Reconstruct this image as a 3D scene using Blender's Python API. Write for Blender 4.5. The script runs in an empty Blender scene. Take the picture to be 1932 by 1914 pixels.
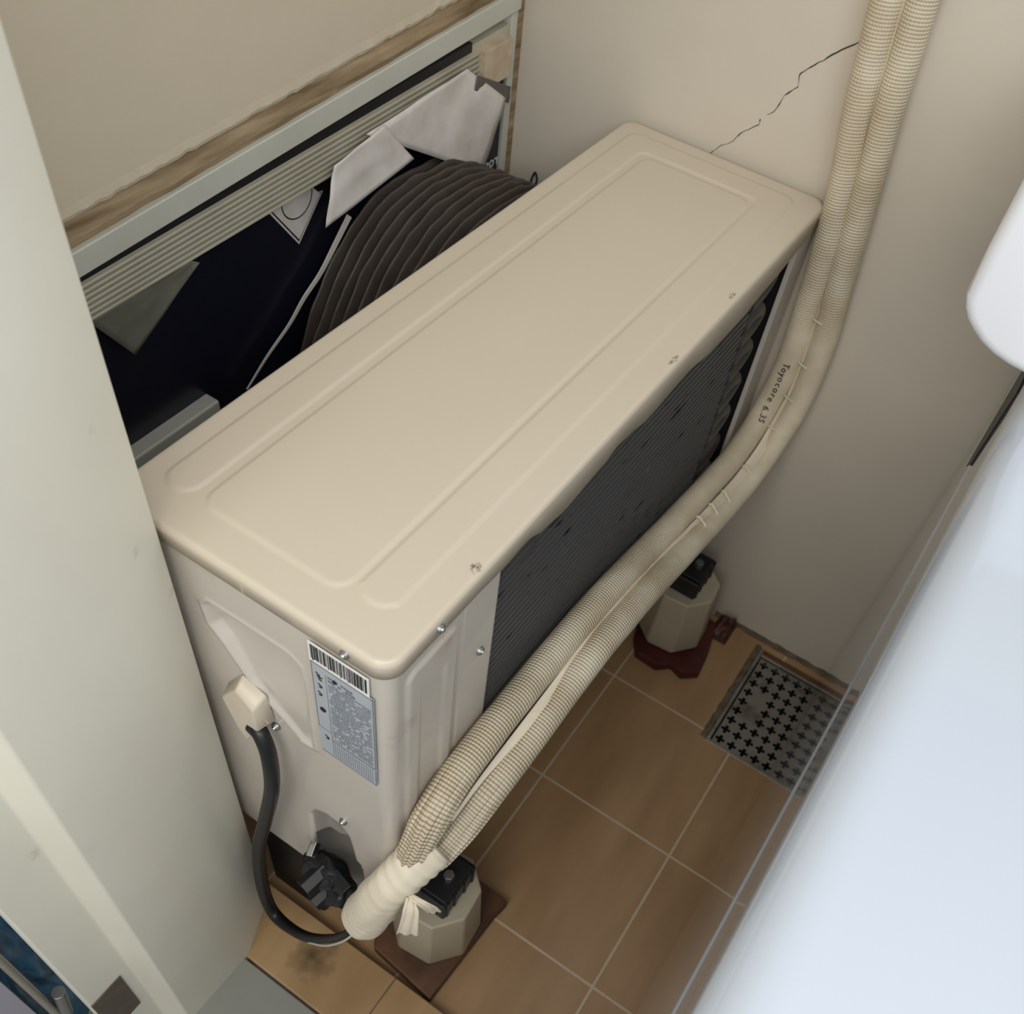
import bpy, bmesh, math, random
from mathutils import Vector, Matrix, noise
random.seed(7)
S = bpy.context.scene
COL = S.collection
PI = math.pi

# ------------------------------------------------------------------ camera
cd = bpy.data.cameras.new('camera'); cam = bpy.data.objects.new('camera', cd); COL.objects.link(cam)
cd.sensor_width = 36.0
cd.lens = 36.0 * 1809.84 / 1932
cd.shift_x = -60.14 / 1932
cd.shift_y = 130.4 / 1932
cd.clip_start = 0.02
Rm = [[0.8345, 0.5389, 0.1149], [0.4848, -0.6189, -0.618], [-0.2619, 0.5714, -0.7777]]
M = Matrix(((Rm[0][0], -Rm[1][0], -Rm[2][0]), (Rm[0][1], -Rm[1][1], -Rm[2][1]), (Rm[0][2], -Rm[1][2], -Rm[2][2])))
cam.matrix_world = Matrix.Translation((0.22811, -0.27614, 1.3176)) @ M.to_quaternion().to_matrix().to_4x4()
cd.dof.use_dof = True; cd.dof.focus_distance = 0.86; cd.dof.aperture_fstop = 10.0
S.camera = cam

# ------------------------------------------------------------------ light
w = bpy.data.worlds.new('world'); S.world = w; w.use_nodes = True
bg = w.node_tree.nodes['Background']
bg.inputs['Color'].default_value = (0.90, 0.94, 1.0, 1); bg.inputs['Strength'].default_value = 0.62

def area(name, loc, target, sx, sy, power, color):
    l = bpy.data.lights.new(name, 'AREA'); l.shape = 'RECTANGLE'; l.size = sx; l.size_y = sy
    l.energy = power; l.color = color
    o = bpy.data.objects.new(name, l); COL.objects.link(o); o.location = loc
    o.rotation_euler = (Vector(target) - Vector(loc)).to_track_quat('-Z', 'Y').to_euler()
    return o
area('daylight_window', (0.95, -0.55, 1.95), (-0.2, 0.1, 0.5), 0.8, 0.8, 8, (0.93, 0.97, 1.0))
area('front_fill_light', (0.22, -1.05, 1.75), (0.12, 0.6, 0.45), 0.9, 0.8, 11.5, (1.0, 0.93, 0.84))  # added light behind the camera, brightens the walls and near panel
S.view_settings.view_transform = 'Standard'; S.view_settings.look = 'None'
S.view_settings.exposure = 0.0; S.view_settings.gamma = 1.0
S.view_settings.use_curve_mapping = False
S.cycles.max_bounces = 8

# ------------------------------------------------------------------ materials
def lin(c):
    return tuple(((x / 255) / 12.92 if x / 255 <= 0.04045 else ((x / 255 + 0.055) / 1.055) ** 2.4) for x in c) + (1,)

def mat(name, rgb, rough=0.5, metal=0.0, var=None, vscale=8, vamt=0.5, bump=0.0, bscale=200, coat=0.0, spec=0.5,
        trans=0.0, alpha=1.0, dirt=None, dscale=3, dlo=0.55, dhi=0.75, ior=1.5):
    m = bpy.data.materials.new(name); m.use_nodes = True
    nt = m.node_tree; N = nt.nodes; Lk = nt.links
    b = N['Principled BSDF']
    b.inputs['Base Color'].default_value = lin(rgb); b.inputs['Roughness'].default_value = rough
    b.inputs['Metallic'].default_value = metal; b.inputs['Coat Weight'].default_value = coat
    b.inputs['Coat Roughness'].default_value = 0.04
    b.inputs['Specular IOR Level'].default_value = spec; b.inputs['Transmission Weight'].default_value = trans
    b.inputs['Alpha'].default_value = alpha; b.inputs['IOR'].default_value = ior
    tc = N.new('ShaderNodeTexCoord')
    src = None
    if var or dirt:
        col = None
        if var:
            nz = N.new('ShaderNodeTexNoise'); nz.inputs['Scale'].default_value = vscale; nz.inputs['Detail'].default_value = 6
            Lk.new(tc.outputs['Object'], nz.inputs['Vector'])
            mr = N.new('ShaderNodeMapRange'); mr.inputs[1].default_value = 0.35; mr.inputs[2].default_value = 0.68
            mr.inputs[4].default_value = vamt
            Lk.new(nz.outputs['Fac'], mr.inputs[0])
            mx = N.new('ShaderNodeMix'); mx.data_type = 'RGBA'
            mx.inputs[6].default_value = lin(rgb); mx.inputs[7].default_value = lin(var)
            Lk.new(mr.outputs[0], mx.inputs[0]); col = mx.outputs[2]
        if dirt:
            nz = N.new('ShaderNodeTexNoise'); nz.inputs['Scale'].default_value = dscale; nz.inputs['Detail'].default_value = 10
            nz.inputs['Roughness'].default_value = 0.65
            Lk.new(tc.outputs['Object'], nz.inputs['Vector'])
            mr = N.new('ShaderNodeMapRange'); mr.inputs[1].default_value = dlo; mr.inputs[2].default_value = dhi
            Lk.new(nz.outputs['Fac'], mr.inputs[0])
            mx = N.new('ShaderNodeMix'); mx.data_type = 'RGBA'
            if col: Lk.new(col, mx.inputs[6])
            else: mx.inputs[6].default_value = lin(rgb)
            mx.inputs[7].default_value = lin(dirt)
            Lk.new(mr.outputs[0], mx.inputs[0]); col = mx.outputs[2]
        Lk.new(col, b.inputs['Base Color'])
    if bump:
        nz = N.new('ShaderNodeTexNoise'); nz.inputs['Scale'].default_value = bscale; nz.inputs['Detail'].default_value = 4
        Lk.new(tc.outputs['Object'], nz.inputs['Vector'])
        bp = N.new('ShaderNodeBump'); bp.inputs['Strength'].default_value = bump; bp.inputs['Distance'].default_value = 0.002
        Lk.new(nz.outputs['Fac'], bp.inputs['Height']); Lk.new(bp.outputs[0], b.inputs['Normal'])
    return m

M_wall = mat('wall_paint', (214, 206, 190), 0.7, var=(204, 194, 177), vscale=5, bump=0.25, bscale=40)
M_wallin = mat('plaster', (210, 198, 176), 0.75, var=(198, 187, 164), vscale=6, bump=0.5, bscale=25)
M_jamb = mat('jamb_gloss_paint', (234, 231, 214), 0.42, var=(224, 219, 203), vscale=7, bump=0.15, bscale=30, dirt=(176, 166, 146), dscale=14, dlo=0.66, dhi=0.8)
M_ac = mat('beige_enamel', (212, 200, 180), 0.38, var=(206, 193, 172), vscale=4, coat=0.15, dirt=(170, 152, 128), dscale=60, dlo=0.74, dhi=0.8)
M_acside = mat('side_enamel', (202, 195, 184), 0.3, var=(193, 184, 173), vscale=9, coat=0.25, dirt=(168, 148, 132), dscale=13, dlo=0.58, dhi=0.82)
M_recess = mat('dusty_recess', (188, 172, 160), 0.6, var=(160, 142, 128), vscale=22, vamt=0.8)
M_black = mat('black_plastic', (24, 25, 27), 0.45)
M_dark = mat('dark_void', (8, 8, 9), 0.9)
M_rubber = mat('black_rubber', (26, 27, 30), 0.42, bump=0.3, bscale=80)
M_steel = mat('galvanised', (150, 150, 148), 0.35, metal=0.8)
M_chrome = mat('chrome', (205, 205, 205), 0.15, metal=1.0)
M_alu = mat('dull_aluminium', (208, 208, 196), 0.4, metal=0.1, var=(192, 192, 178), vscale=20)
M_rib = mat('ribbed_aluminium', (196, 191, 172), 0.4, metal=0.1, var=(172, 165, 144), vscale=18)
M_panel = mat('blue_black_film', (24, 26, 38), 0.3)
M_duct = mat('black_duct_fabric', (78, 70, 62), 0.45, var=(58, 52, 46), vscale=30, bump=0.5, bscale=60)
M_paper = mat('white_foil_tape', (232, 226, 220), 0.45, var=(206, 198, 188), vscale=24, vamt=0.8, bump=0.4, bscale=30)
M_greytape = mat('clear_grey_tape', (110, 110, 98), 0.35, var=(90, 90, 80), vscale=30)
M_wood = mat('pale_wood', (205, 186, 160), 0.7, var=(170, 148, 118), vscale=60)
M_board = mat('brown_board', (112, 78, 52), 0.6, var=(72, 46, 30), vscale=25, vamt=0.9, bump=0.5, bscale=40)
M_red = mat('red_painted_board', (92, 32, 26), 0.5, var=(50, 20, 20), vscale=30, vamt=0.9)
M_pad = mat('pad_plastic', (190, 180, 156), 0.55, var=(176, 165, 142), vscale=15)
M_white = mat('washer_white', (206, 215, 226), 0.16, coat=1.0)
M_casing = mat('casing_white', (240, 243, 248), 0.3, coat=0.6)
M_side = mat('washer_side_enamel', (150, 146, 140), 0.08, coat=1.0, ior=1.6)
M_bend = mat('tarnished_bend', (62, 62, 62), 0.4, metal=0.3)
M_cord = mat('black_cable', (20, 20, 23), 0.4)
M_wire = mat('white_wire', (210, 205, 190), 0.5)
M_cloth = mat('cream_wrap_tape', (232, 222, 200), 0.6, var=(218, 204, 178), vscale=30, bump=0.3, bscale=90)
M_ink = mat('black_ink', (25, 25, 25), 0.6)
M_lab = mat('grey_label', (176, 182, 188), 0.4, var=(164, 170, 176), vscale=60)
M_labink = mat('label_ink', (104, 110, 118), 0.6)
M_labw = mat('white_label', (235, 235, 232), 0.4)
M_grate = mat('stainless_grate', (150, 148, 140), 0.38, metal=0.55, dirt=(90, 76, 56), dscale=14, dlo=0.5, dhi=0.7)
M_grout = mat('old_grout', (120, 108, 88), 0.9, var=(90, 76, 58), vscale=60, vamt=0.9)
M_crack = mat('crack_line', (60, 52, 44), 0.9)
M_hall = mat('grey_hall_tile', (150, 150, 142), 0.35, var=(138, 138, 130), vscale=10)
M_bag = mat('blue_plastic_bag', (58, 122, 158), 0.3, var=(20, 58, 84), vscale=22, vamt=1.0, bump=0.8, bscale=60)
M_lav = mat('lavender_plastic', (170, 166, 176), 0.4)
M_brass = mat('dull_metal_plate', (108, 96, 88), 0.5, metal=0.4, var=(84, 72, 66), vscale=50)
M_rail = mat('satin_rail', (176, 168, 156), 0.3, metal=0.7)
M_chip = mat('chipped_paint', (120, 100, 80), 0.8, var=(215, 205, 190), vscale=300, vamt=1.0)

def strip_mat():          # rough brown foam / wood strip round the opening
    m = mat('brown_strip', (150, 124, 86), 0.85, bump=1.0, bscale=60)
    nt = m.node_tree; N = nt.nodes; L = nt.links
    tc = N.new('ShaderNodeTexCoord'); mp = N.new('ShaderNodeMapping'); mp.inputs['Scale'].default_value = (40, 5, 60)
    nz = N.new('ShaderNodeTexNoise'); nz.inputs['Scale'].default_value = 1.6; nz.inputs['Detail'].default_value = 7
    L.new(tc.outputs['Object'], mp.inputs[0]); L.new(mp.outputs[0], nz.inputs['Vector'])
    cr = N.new('ShaderNodeValToRGB'); cr.color_ramp.elements[0].position = 0.3; cr.color_ramp.elements[1].position = 0.7
    cr.color_ramp.elements[0].color = lin((104, 84, 56)); cr.color_ramp.elements[1].color = lin((176, 154, 122))
    L.new(nz.outputs['Fac'], cr.inputs[0]); L.new(cr.outputs[0], N['Principled BSDF'].inputs['Base Color'])
    return m
M_strip = strip_mat()

def tile_mat(name, base, var, ox, oy, pitch, gw, grout, rough=0.32, ang=0.0033, smudge=None):
    m = mat(name, base, rough)
    nt = m.node_tree; N = nt.nodes; L = nt.links; b = N['Principled BSDF']
    tc = N.new('ShaderNodeTexCoord')
    mp = N.new('ShaderNodeMapping'); mp.inputs['Rotation'].default_value = (0, 0, -ang)
    L.new(tc.outputs['Object'], mp.inputs[0])
    sp = N.new('ShaderNodeSeparateXYZ'); L.new(mp.outputs[0], sp.inputs[0])
    def mth(op, a, bb=None):
        n = N.new('ShaderNodeMath'); n.operation = op
        for i, q in enumerate((a, bb)):
            if q is None: continue
            if isinstance(q, (int, float)): n.inputs[i].default_value = q
            else: L.new(q, n.inputs[i])
        return n.outputs[0]
    ds = []
    for ax, o in ((0, ox), (1, oy)):
        v = mth('SUBTRACT', sp.outputs[ax], o - pitch * 0.5); v = mth('DIVIDE', v, pitch); v = mth('FRACT', v)
        v = mth('SUBTRACT', v, 0.5); v = mth('ABSOLUTE', v); ds.append(v)
    d = mth('MINIMUM', ds[0], ds[1])
    nz = N.new('ShaderNodeTexNoise'); nz.inputs['Scale'].default_value = 60; L.new(tc.outputs['Object'], nz.inputs['Vector'])
    d = mth('ADD', d, mth('MULTIPLY', mth('SUBTRACT', nz.outputs['Fac'], 0.5), 0.006))
    g = mth('LESS_THAN', d, gw / pitch / 2)
    mp2 = N.new('ShaderNodeMapping'); mp2.inputs['Scale'].default_value = (9, 2, 4); L.new(tc.outputs['Object'], mp2.inputs[0])
    n2 = N.new('ShaderNodeTexNoise'); n2.inputs['Scale'].default_value = 2.0; n2.inputs['Detail'].default_value = 8
    L.new(mp2.outputs[0], n2.inputs['Vector'])
    cr = N.new('ShaderNodeValToRGB'); cr.color_ramp.elements[0].position = 0.3; cr.color_ramp.elements[1].position = 0.7
    cr.color_ramp.elements[0].color = lin(var); cr.color_ramp.elements[1].color = lin(base)
    L.new(n2.outputs['Fac'], cr.inputs[0]); col = cr.outputs[0]
    if smudge:
        vd = N.new('ShaderNodeVectorMath'); vd.operation = 'DISTANCE'; L.new(tc.outputs['Object'], vd.inputs[0])
        vd.inputs[1].default_value = smudge[:3]
        n3 = N.new('ShaderNodeTexNoise'); n3.inputs['Scale'].default_value = 45; n3.inputs['Detail'].default_value = 6
        L.new(tc.outputs['Object'], n3.inputs['Vector'])
        q = mth('ADD', vd.outputs['Value'], mth('MULTIPLY', n3.outputs['Fac'], 0.06))
        mr = N.new('ShaderNodeMapRange'); mr.inputs[1].default_value = 0.033; mr.inputs[2].default_value = 0.06
        mr.inputs[3].default_value = 0.75; mr.inputs[4].default_value = 0; L.new(q, mr.inputs[0])
        mx = N.new('ShaderNodeMix'); mx.data_type = 'RGBA'; L.new(mr.outputs[0], mx.inputs[0]); L.new(col, mx.inputs[6])
        mx.inputs[7].default_value = lin((48, 40, 30)); col = mx.outputs[2]
    mx = N.new('ShaderNodeMix'); mx.data_type = 'RGBA'; L.new(g, mx.inputs[0]); L.new(col, mx.inputs[6])
    mx.inputs[7].default_value = lin(grout); L.new(mx.outputs[2], b.inputs['Base Color'])
    bp = N.new('ShaderNodeBump'); bp.invert = True; bp.inputs['Strength'].default_value = 0.4; bp.inputs['Distance'].default_value = 0.002
    L.new(g, bp.inputs['Height']); L.new(bp.outputs[0], b.inputs['Normal'])
    return m
M_floor = tile_mat('tan_tile', (186, 152, 112), (162, 128, 90), -0.0072, 0.3674, 0.22057, 0.0034, (206, 188, 158))
M_thr = tile_mat('threshold_tile', (190, 158, 116), (160, 128, 88), -0.0025, 5.2, 0.22057, 0.0022, (120, 100, 76), smudge=(-0.105, -0.035, 0.02))

def coil_mat():
    m = mat('coil_fins', (70, 72, 76), 0.45, metal=0.3)
    nt = m.node_tree; N = nt.nodes; L = nt.links
    tc = N.new('ShaderNodeTexCoord'); mp = N.new('ShaderNodeMapping'); mp.inputs['Scale'].default_value = (1, 9, 70)
    nz = N.new('ShaderNodeTexNoise'); nz.inputs['Scale'].default_value = 2.6; nz.inputs['Detail'].default_value = 5
    L.new(tc.outputs['Object'], mp.inputs[0]); L.new(mp.outputs[0], nz.inputs['Vector'])
    cr = N.new('ShaderNodeValToRGB'); e = cr.color_ramp.elements
    e[0].position = 0.28; e[0].color = lin((30, 31, 33)); e[1].position = 0.40; e[1].color = lin((88, 87, 85))
    x = cr.color_ramp.elements.new(0.7); x.color = lin((86, 88, 90)); x = cr.color_ramp.elements.new(0.78); x.color = lin((128, 128, 124))
    L.new(nz.outputs['Fac'], cr.inputs[0]); L.new(cr.outputs[0], N['Principled BSDF'].inputs['Base Color'])
    return m
M_coil = coil_mat()

def sleeve_mat(name, smooth_lo, smooth_hi):
    """woven insulation sleeve: u = metres along the pipe, v = metres round it"""
    m = mat(name, (222, 210, 184), 0.6)
    nt = m.node_tree; N = nt.nodes; L = nt.links; b = N['Principled BSDF']
    uv = N.new('ShaderNodeUVMap'); sp = N.new('ShaderNodeSeparateXYZ'); L.new(uv.outputs[0], sp.inputs[0])
    def mth(op, a, bb=None, c=None):
        n = N.new('ShaderNodeMath'); n.operation = op
        for i, q in enumerate((a, bb, c)):
            if q is None: continue
            if isinstance(q, (int, float)): n.inputs[i].default_value = q
            else: L.new(q, n.inputs[i])
        return n.outputs[0]
    su = mth('ABSOLUTE', mth('SINE', mth('MULTIPLY', sp.outputs[0], PI / 0.0036)))
    sv = mth('ABSOLUTE', mth('SINE', mth('MULTIPLY', sp.outputs[1], PI / 0.0035)))
    tc = N.new('ShaderNodeTexCoord')
    nz = N.new('ShaderNodeTexNoise'); nz.inputs['Scale'].default_value = 18; nz.inputs['Detail'].default_value = 6
    L.new(tc.outputs['Object'], nz.inputs['Vector'])
    h = mth('MULTIPLY', su, mth('ADD', mth('MULTIPLY', sv, 0.6), 0.4))
    # smooth stretch on the outside of the bend
    a = N.new('ShaderNodeMapRange'); a.inputs[1].default_value = smooth_lo - 0.05; a.inputs[2].default_value = smooth_lo + 0.03; L.new(sp.outputs[0], a.inputs[0])
    c = N.new('ShaderNodeMapRange'); c.inputs[1].default_value = smooth_hi - 0.05; c.inputs[2].default_value = smooth_hi + 0.08
    c.inputs[3].default_value = 1; c.inputs[4].default_value = 0; L.new(sp.outputs[0], c.inputs[0])
    sm = mth('MULTIPLY', a.outputs[0], c.outputs[0]); rough = mth('SUBTRACT', 1.0, mth('MULTIPLY', sm, 0.9))
    hh = mth('MULTIPLY', h, rough)
    bp = N.new('ShaderNodeBump'); bp.inputs['Strength'].default_value = 0.8; bp.inputs['Distance'].default_value = 0.0013
    L.new(hh, bp.inputs['Height']); L.new(bp.outputs[0], b.inputs['Normal'])
    dirt = N.new('ShaderNodeMapRange'); dirt.inputs[1].default_value = 0.3; dirt.inputs[2].default_value = 0.62
    L.new(nz.outputs['Fac'], dirt.inputs[0])
    low = N.new('ShaderNodeMapRange'); low.inputs[1].default_value = 0.0; low.inputs[2].default_value = 0.55
    low.inputs[3].default_value = 1; low.inputs[4].default_value = 0; L.new(h, low.inputs[0])
    # grime sits in the weave from mid length on
    gl = N.new('ShaderNodeMapRange'); gl.inputs[1].default_value = smooth_hi - 0.05; gl.inputs[2].default_value = smooth_hi + 0.12
    gl.inputs[3].default_value = 0.3; gl.inputs[4].default_value = 1.0; L.new(sp.outputs[0], gl.inputs[0])
    f = mth('MULTIPLY', mth('MULTIPLY', low.outputs[0], rough), mth('MULTIPLY', mth('ADD', mth('MULTIPLY', dirt.outputs[0], 0.5), 0.4), gl.outputs[0]))
    mx = N.new('ShaderNodeMix'); mx.data_type = 'RGBA'; L.new(f, mx.inputs[0])
    n2 = N.new('ShaderNodeMix'); n2.data_type = 'RGBA'; L.new(dirt.outputs[0], n2.inputs[0])
    n2.inputs[6].default_value = lin((230, 220, 196)); n2.inputs[7].default_value = lin((208, 194, 166))
    L.new(n2.outputs[2], mx.inputs[6]); mx.inputs[7].default_value = lin((104, 88, 62))
    L.new(mx.outputs[2], b.inputs['Base Color'])
    return m
M_sleeve = sleeve_mat('woven_sleeve', 0.42, 0.86)

# ------------------------------------------------------------------ helpers
def link(name, me, m=None, parent=None, smooth=False):
    o = bpy.data.objects.new(name, me); COL.objects.link(o)
    if m:
        for mm in (m if isinstance(m, (list, tuple)) else [m]): me.materials.append(mm)
    if parent: o.parent = parent
    if smooth:
        for p in me.polygons: p.use_smooth = True
    return o
def mesh(name, vs, fs, m=None, parent=None, smooth=False):
    me = bpy.data.meshes.new(name); me.from_pydata([tuple(v) for v in vs], [], fs); me.update()
    return link(name, me, m, parent, smooth)
def from_bm(name, bm, m=None, parent=None, smooth=False):
    bmesh.ops.recalc_face_normals(bm, faces=bm.faces)
    me = bpy.data.meshes.new(name); bm.to_mesh(me); bm.free()
    return link(name, me, m, parent, smooth)
def bevel(o, wd, seg=3):
    md = o.modifiers.new('bevel', 'BEVEL'); md.width = wd; md.segments = seg; md.limit_method = 'ANGLE'; md.angle_limit = math.radians(35)
    for p in o.data.polygons: p.use_smooth = True
    md.harden_normals = True
    return o
def add_box(bm, x0, x1, y0, y1, z0, z1, rot=None):
    r = bmesh.ops.create_cube(bm, size=1); vs = r['verts']
    c = Vector(((x0 + x1) / 2, (y0 + y1) / 2, (z0 + z1) / 2))
    for v in vs:
        p = Vector((v.co.x * (x1 - x0), v.co.y * (y1 - y0), v.co.z * (z1 - z0)))
        if rot is not None: p = rot @ p
        v.co = c + p
    return vs
def box(name, x0, x1, y0, y1, z0, z1, m, parent=None, bv=0.0, seg=3):
    bm = bmesh.new(); add_box(bm, x0, x1, y0, y1, z0, z1)
    o = from_bm(name, bm, m, parent)
    if bv: bevel(o, bv, seg)
    return o
def prism(name, pts, lo, hi, axis, m, parent=None, bv=0.0, seg=3):
    """polygon pts in the other two axes (x,y)/(x,z)/(y,z), extruded lo..hi along axis"""
    bm = bmesh.new()
    def P(a, b, t):
        return {'z': (a, b, t), 'y': (a, t, b), 'x': (t, a, b)}[axis]
    A = [bm.verts.new(P(a, b, lo)) for a, b in pts]; B = [bm.verts.new(P(a, b, hi)) for a, b in pts]
    n = len(pts); bm.faces.new(A); bm.faces.new(B[::-1])
    for i in range(n): bm.faces.new((A[i], A[(i + 1) % n], B[(i + 1) % n], B[i]))
    o = from_bm(name, bm, m, parent)
    if bv: bevel(o, bv, seg)
    return o
def tag(o, label=None, cat=None, group=None, kind=None):
    if label: o['label'] = label
    if cat: o['category'] = cat
    if group: o['group'] = group
    if kind: o['kind'] = kind
    return o
def empty(name, loc=(0, 0, 0)):
    # parts keep world coordinates: the parent's inverse is left at identity and the empty stays at the origin unless moved
    o = bpy.data.objects.new(name, None); COL.objects.link(o); o.location = loc; o.empty_display_size = 0.05
    return o
def settle(e, loc):
    """move the empty to the thing's base and counter-shift its direct children"""
    loc = Vector(loc)
    for c in COL.objects:
        if c.parent == e: c.location = c.location - loc
    e.location = loc
def catmull(P, n=12):
    P = [Vector(p) for p in P]; out = []
    Q = [P[0] * 2 - P[1]] + P + [P[-1] * 2 - P[-2]]
    for i in range(1, len(Q) - 2):
        for k in range(n):
            t = k / n; a, b, c, d = Q[i - 1], Q[i], Q[i + 1], Q[i + 2]
            out.append(0.5 * ((2 * b) + (-a + c) * t + (2 * a - 5 * b + 4 * c - d) * t * t + (-a + 3 * b - 3 * c + d) * t ** 3))
    out.append(P[-1]); return out
def tube(name, path, rad, m, parent=None, seg=20, n=10, caps=True, rfun=None, spline=True, up=None):
    """swept tube; rad number or list per control point; UV u=metres along, v=metres around"""
    ctl = path
    pts = catmull(path, n) if spline else [Vector(p) for p in path]
    if isinstance(rad, (list, tuple)):
        rr = []
        for i in range(len(pts)):
            t = i / (len(pts) - 1) * (len(rad) - 1); k = min(int(t), len(rad) - 2); f = t - k
            f = f * f * (3 - 2 * f); rr.append(rad[k] * (1 - f) + rad[k + 1] * f)
    else: rr = [rad] * len(pts)
    vs, fs, uvs = [], [], []
    T = [(pts[min(i + 1, len(pts) - 1)] - pts[max(i - 1, 0)]).normalized() for i in range(len(pts))]
    nrm = Vector(up) if up else T[0].orthogonal(); acc = 0; us = []
    for i, p in enumerate(pts):
        if i: acc += (p - pts[i - 1]).length
        us.append(acc)
        nrm = (nrm - T[i] * nrm.dot(T[i])).normalized(); bn = T[i].cross(nrm)
        for j in range(seg):
            a = 2 * PI * j / seg; r = rr[i] * (rfun(acc, a) if rfun else 1)
            vs.append(p + nrm * (r * math.cos(a)) + bn * (r * math.sin(a)))
    for i in range(len(pts) - 1):
        for j in range(seg):
            k = (j + 1) % seg
            fs.append((i * seg + j, i * seg + k, (i + 1) * seg + k, (i + 1) * seg + j))
            uvs.append(((us[i], j), (us[i], j + 1), (us[i + 1], j + 1), (us[i + 1], j)))
    if caps:
        fs.append(tuple(range(seg))[::-1]); fs.append(tuple((len(pts) - 1) * seg + j for j in range(seg)))
    me = bpy.data.meshes.new(name); me.from_pydata([tuple(v) for v in vs], [], fs)
    ul = me.uv_layers.new(name='UVMap'); circ = 2 * PI * (sum(rr) / len(rr)) / seg; li = 0
    for pi, p in enumerate(me.polygons):
        for k in range(len(p.vertices)):
            ul.data[p.loop_start + k].uv = (uvs[pi][k][0], uvs[pi][k][1] * circ) if pi < len(uvs) else (0, 0)
    me.update()
    return link(name, me, m, parent, True)
def cyl(name, p0, p1, r, m, parent=None, seg=20, bv=0.0):
    p0, p1 = Vector(p0), Vector(p1); d = p1 - p0
    bm = bmesh.new(); bmesh.ops.create_cone(bm, cap_ends=True, segments=seg, radius1=r if not isinstance(r, tuple) else r[0], radius2=r if not isinstance(r, tuple) else r[1], depth=d.length)
    q = Vector((0, 0, 1)).rotation_difference(d).to_matrix()
    for v in bm.verts: v.co = q @ v.co + (p0 + p1) / 2
    o = from_bm(name, bm, m, parent, True)
    md = o.modifiers.new('es', 'EDGE_SPLIT'); md.split_angle = math.radians(40)
    if bv:
        o.modifiers.remove(md); bevel(o, bv, 2)
    return o
def sst(a, b, x):
    t = max(0, min(1, (x - a) / (b - a))); return t * t * (3 - 2 * t)
def sdbox(x, y, x0, x1, y0, y1, r):
    cx, cy = (x0 + x1) / 2, (y0 + y1) / 2
    qx = abs(x - cx) - (x1 - x0) / 2 + r; qy = abs(y - cy) - (y1 - y0) / 2 + r
    return math.hypot(max(qx, 0), max(qy, 0)) + min(max(qx, qy), 0) - r
def text(name, s, size, m, parent, mtx, ext=0.0002):
    c = bpy.data.curves.new(name, 'FONT'); c.body = s; c.size = size; c.extrude = ext; c.align_x = 'CENTER'; c.align_y = 'CENTER'
    o = bpy.data.objects.new(name, c); COL.objects.link(o); c.materials.append(m); o.matrix_world = mtx
    dg = bpy.context.evaluated_depsgraph_get(); me = bpy.data.meshes.new_from_object(o.evaluated_get(dg))
    bpy.data.objects.remove(o); me.transform(mtx)
    if not me.materials: me.materials.append(m)
    n = bpy.data.objects.new(name, me); COL.objects.link(n); n.parent = parent
    return n

XW = -0.44       # window wall
YW = 0.812       # back wall
# ------------------------------------------------------------------ setting
# floor with a rectangular pit for the drain
DX0, DX1, DY0, DY1 = 0.166, 0.31, 0.578, 0.792
xs = [XW - 0.1, DX0, DX1, 2.2]; ys = [0.0, DY0, DY1, YW + 0.05]
vs = [(x, y, z) for z in (0, -0.03) for y in ys for x in xs]; fs = []
for j in range(3):
    for i in range(3):
        if (i, j) == (1, 1): continue
        a = j * 4 + i; fs.append((a, a + 1, a + 5, a + 4)); fs.append((a + 16, a + 20, a + 21, a + 17))
a = 5; ring = [5, 6, 10, 9]
for k in range(4): fs.append((ring[k], ring[(k + 1) % 4], ring[(k + 1) % 4] + 16, ring[k] + 16))
tag(mesh('floor', vs, fs, M_floor), kind='structure')
# raised tile threshold in the doorway and the grey floor of the room outside
tag(prism('trim_1', [(-0.5, -0.081), (2.2, -0.081), (2.2, 0.006), (-0.5, 0.006)], -0.03, 0.02, 'z', M_thr, bv=0.002), kind='structure')
tag(prism('floor_hall', [(-1.2, -2.6), (2.2, -2.6), (2.2, -0.0835), (-1.2, -0.0835)], -0.03, 0.018, 'z', M_hall, bv=0.002), kind='structure')
# back wall, crack
wb = tag(box('wall_back', XW - 0.1, 2.2, YW, YW + 0.08, -0.03, 1.55, M_wall), kind='structure')
ck = [(-0.158, 0.752), (-0.1521, 0.7589), (-0.1454, 0.7681), (-0.1311, 0.7799), (-0.1262, 0.7905), (-0.1072, 0.8078), (-0.1071, 0.8159), (-0.0944, 0.8266), (-0.0883, 0.8478), (-0.0765, 0.8606), (-0.0782, 0.8743), (-0.0715, 0.8822), (-0.0624, 0.8918), (-0.0469, 0.9078), (-0.0287, 0.9233), (-0.01, 0.94)]
P = []
for i in range(len(ck) - 1):
    for k in range(4):
        t = k / 4; P.append((ck[i][0] * (1 - t) + ck[i + 1][0] * t + random.uniform(-.0006, .0006), ck[i][1] * (1 - t) + ck[i + 1][1] * t + random.uniform(-.0006, .0006)))
vs = []; fs = []
for i, (x, z) in enumerate(P):
    wd = random.uniform(0.00015, 0.0006)
    vs += [(x - wd, YW - 0.0006, z + wd), (x + wd, YW - 0.0006, z - wd)]
    if i and i not in (24, 25, 26): fs.append((2 * i - 2, 2 * i - 1, 2 * i + 1, 2 * i))
mesh('crack', vs, fs, M_crack, wb)
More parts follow.
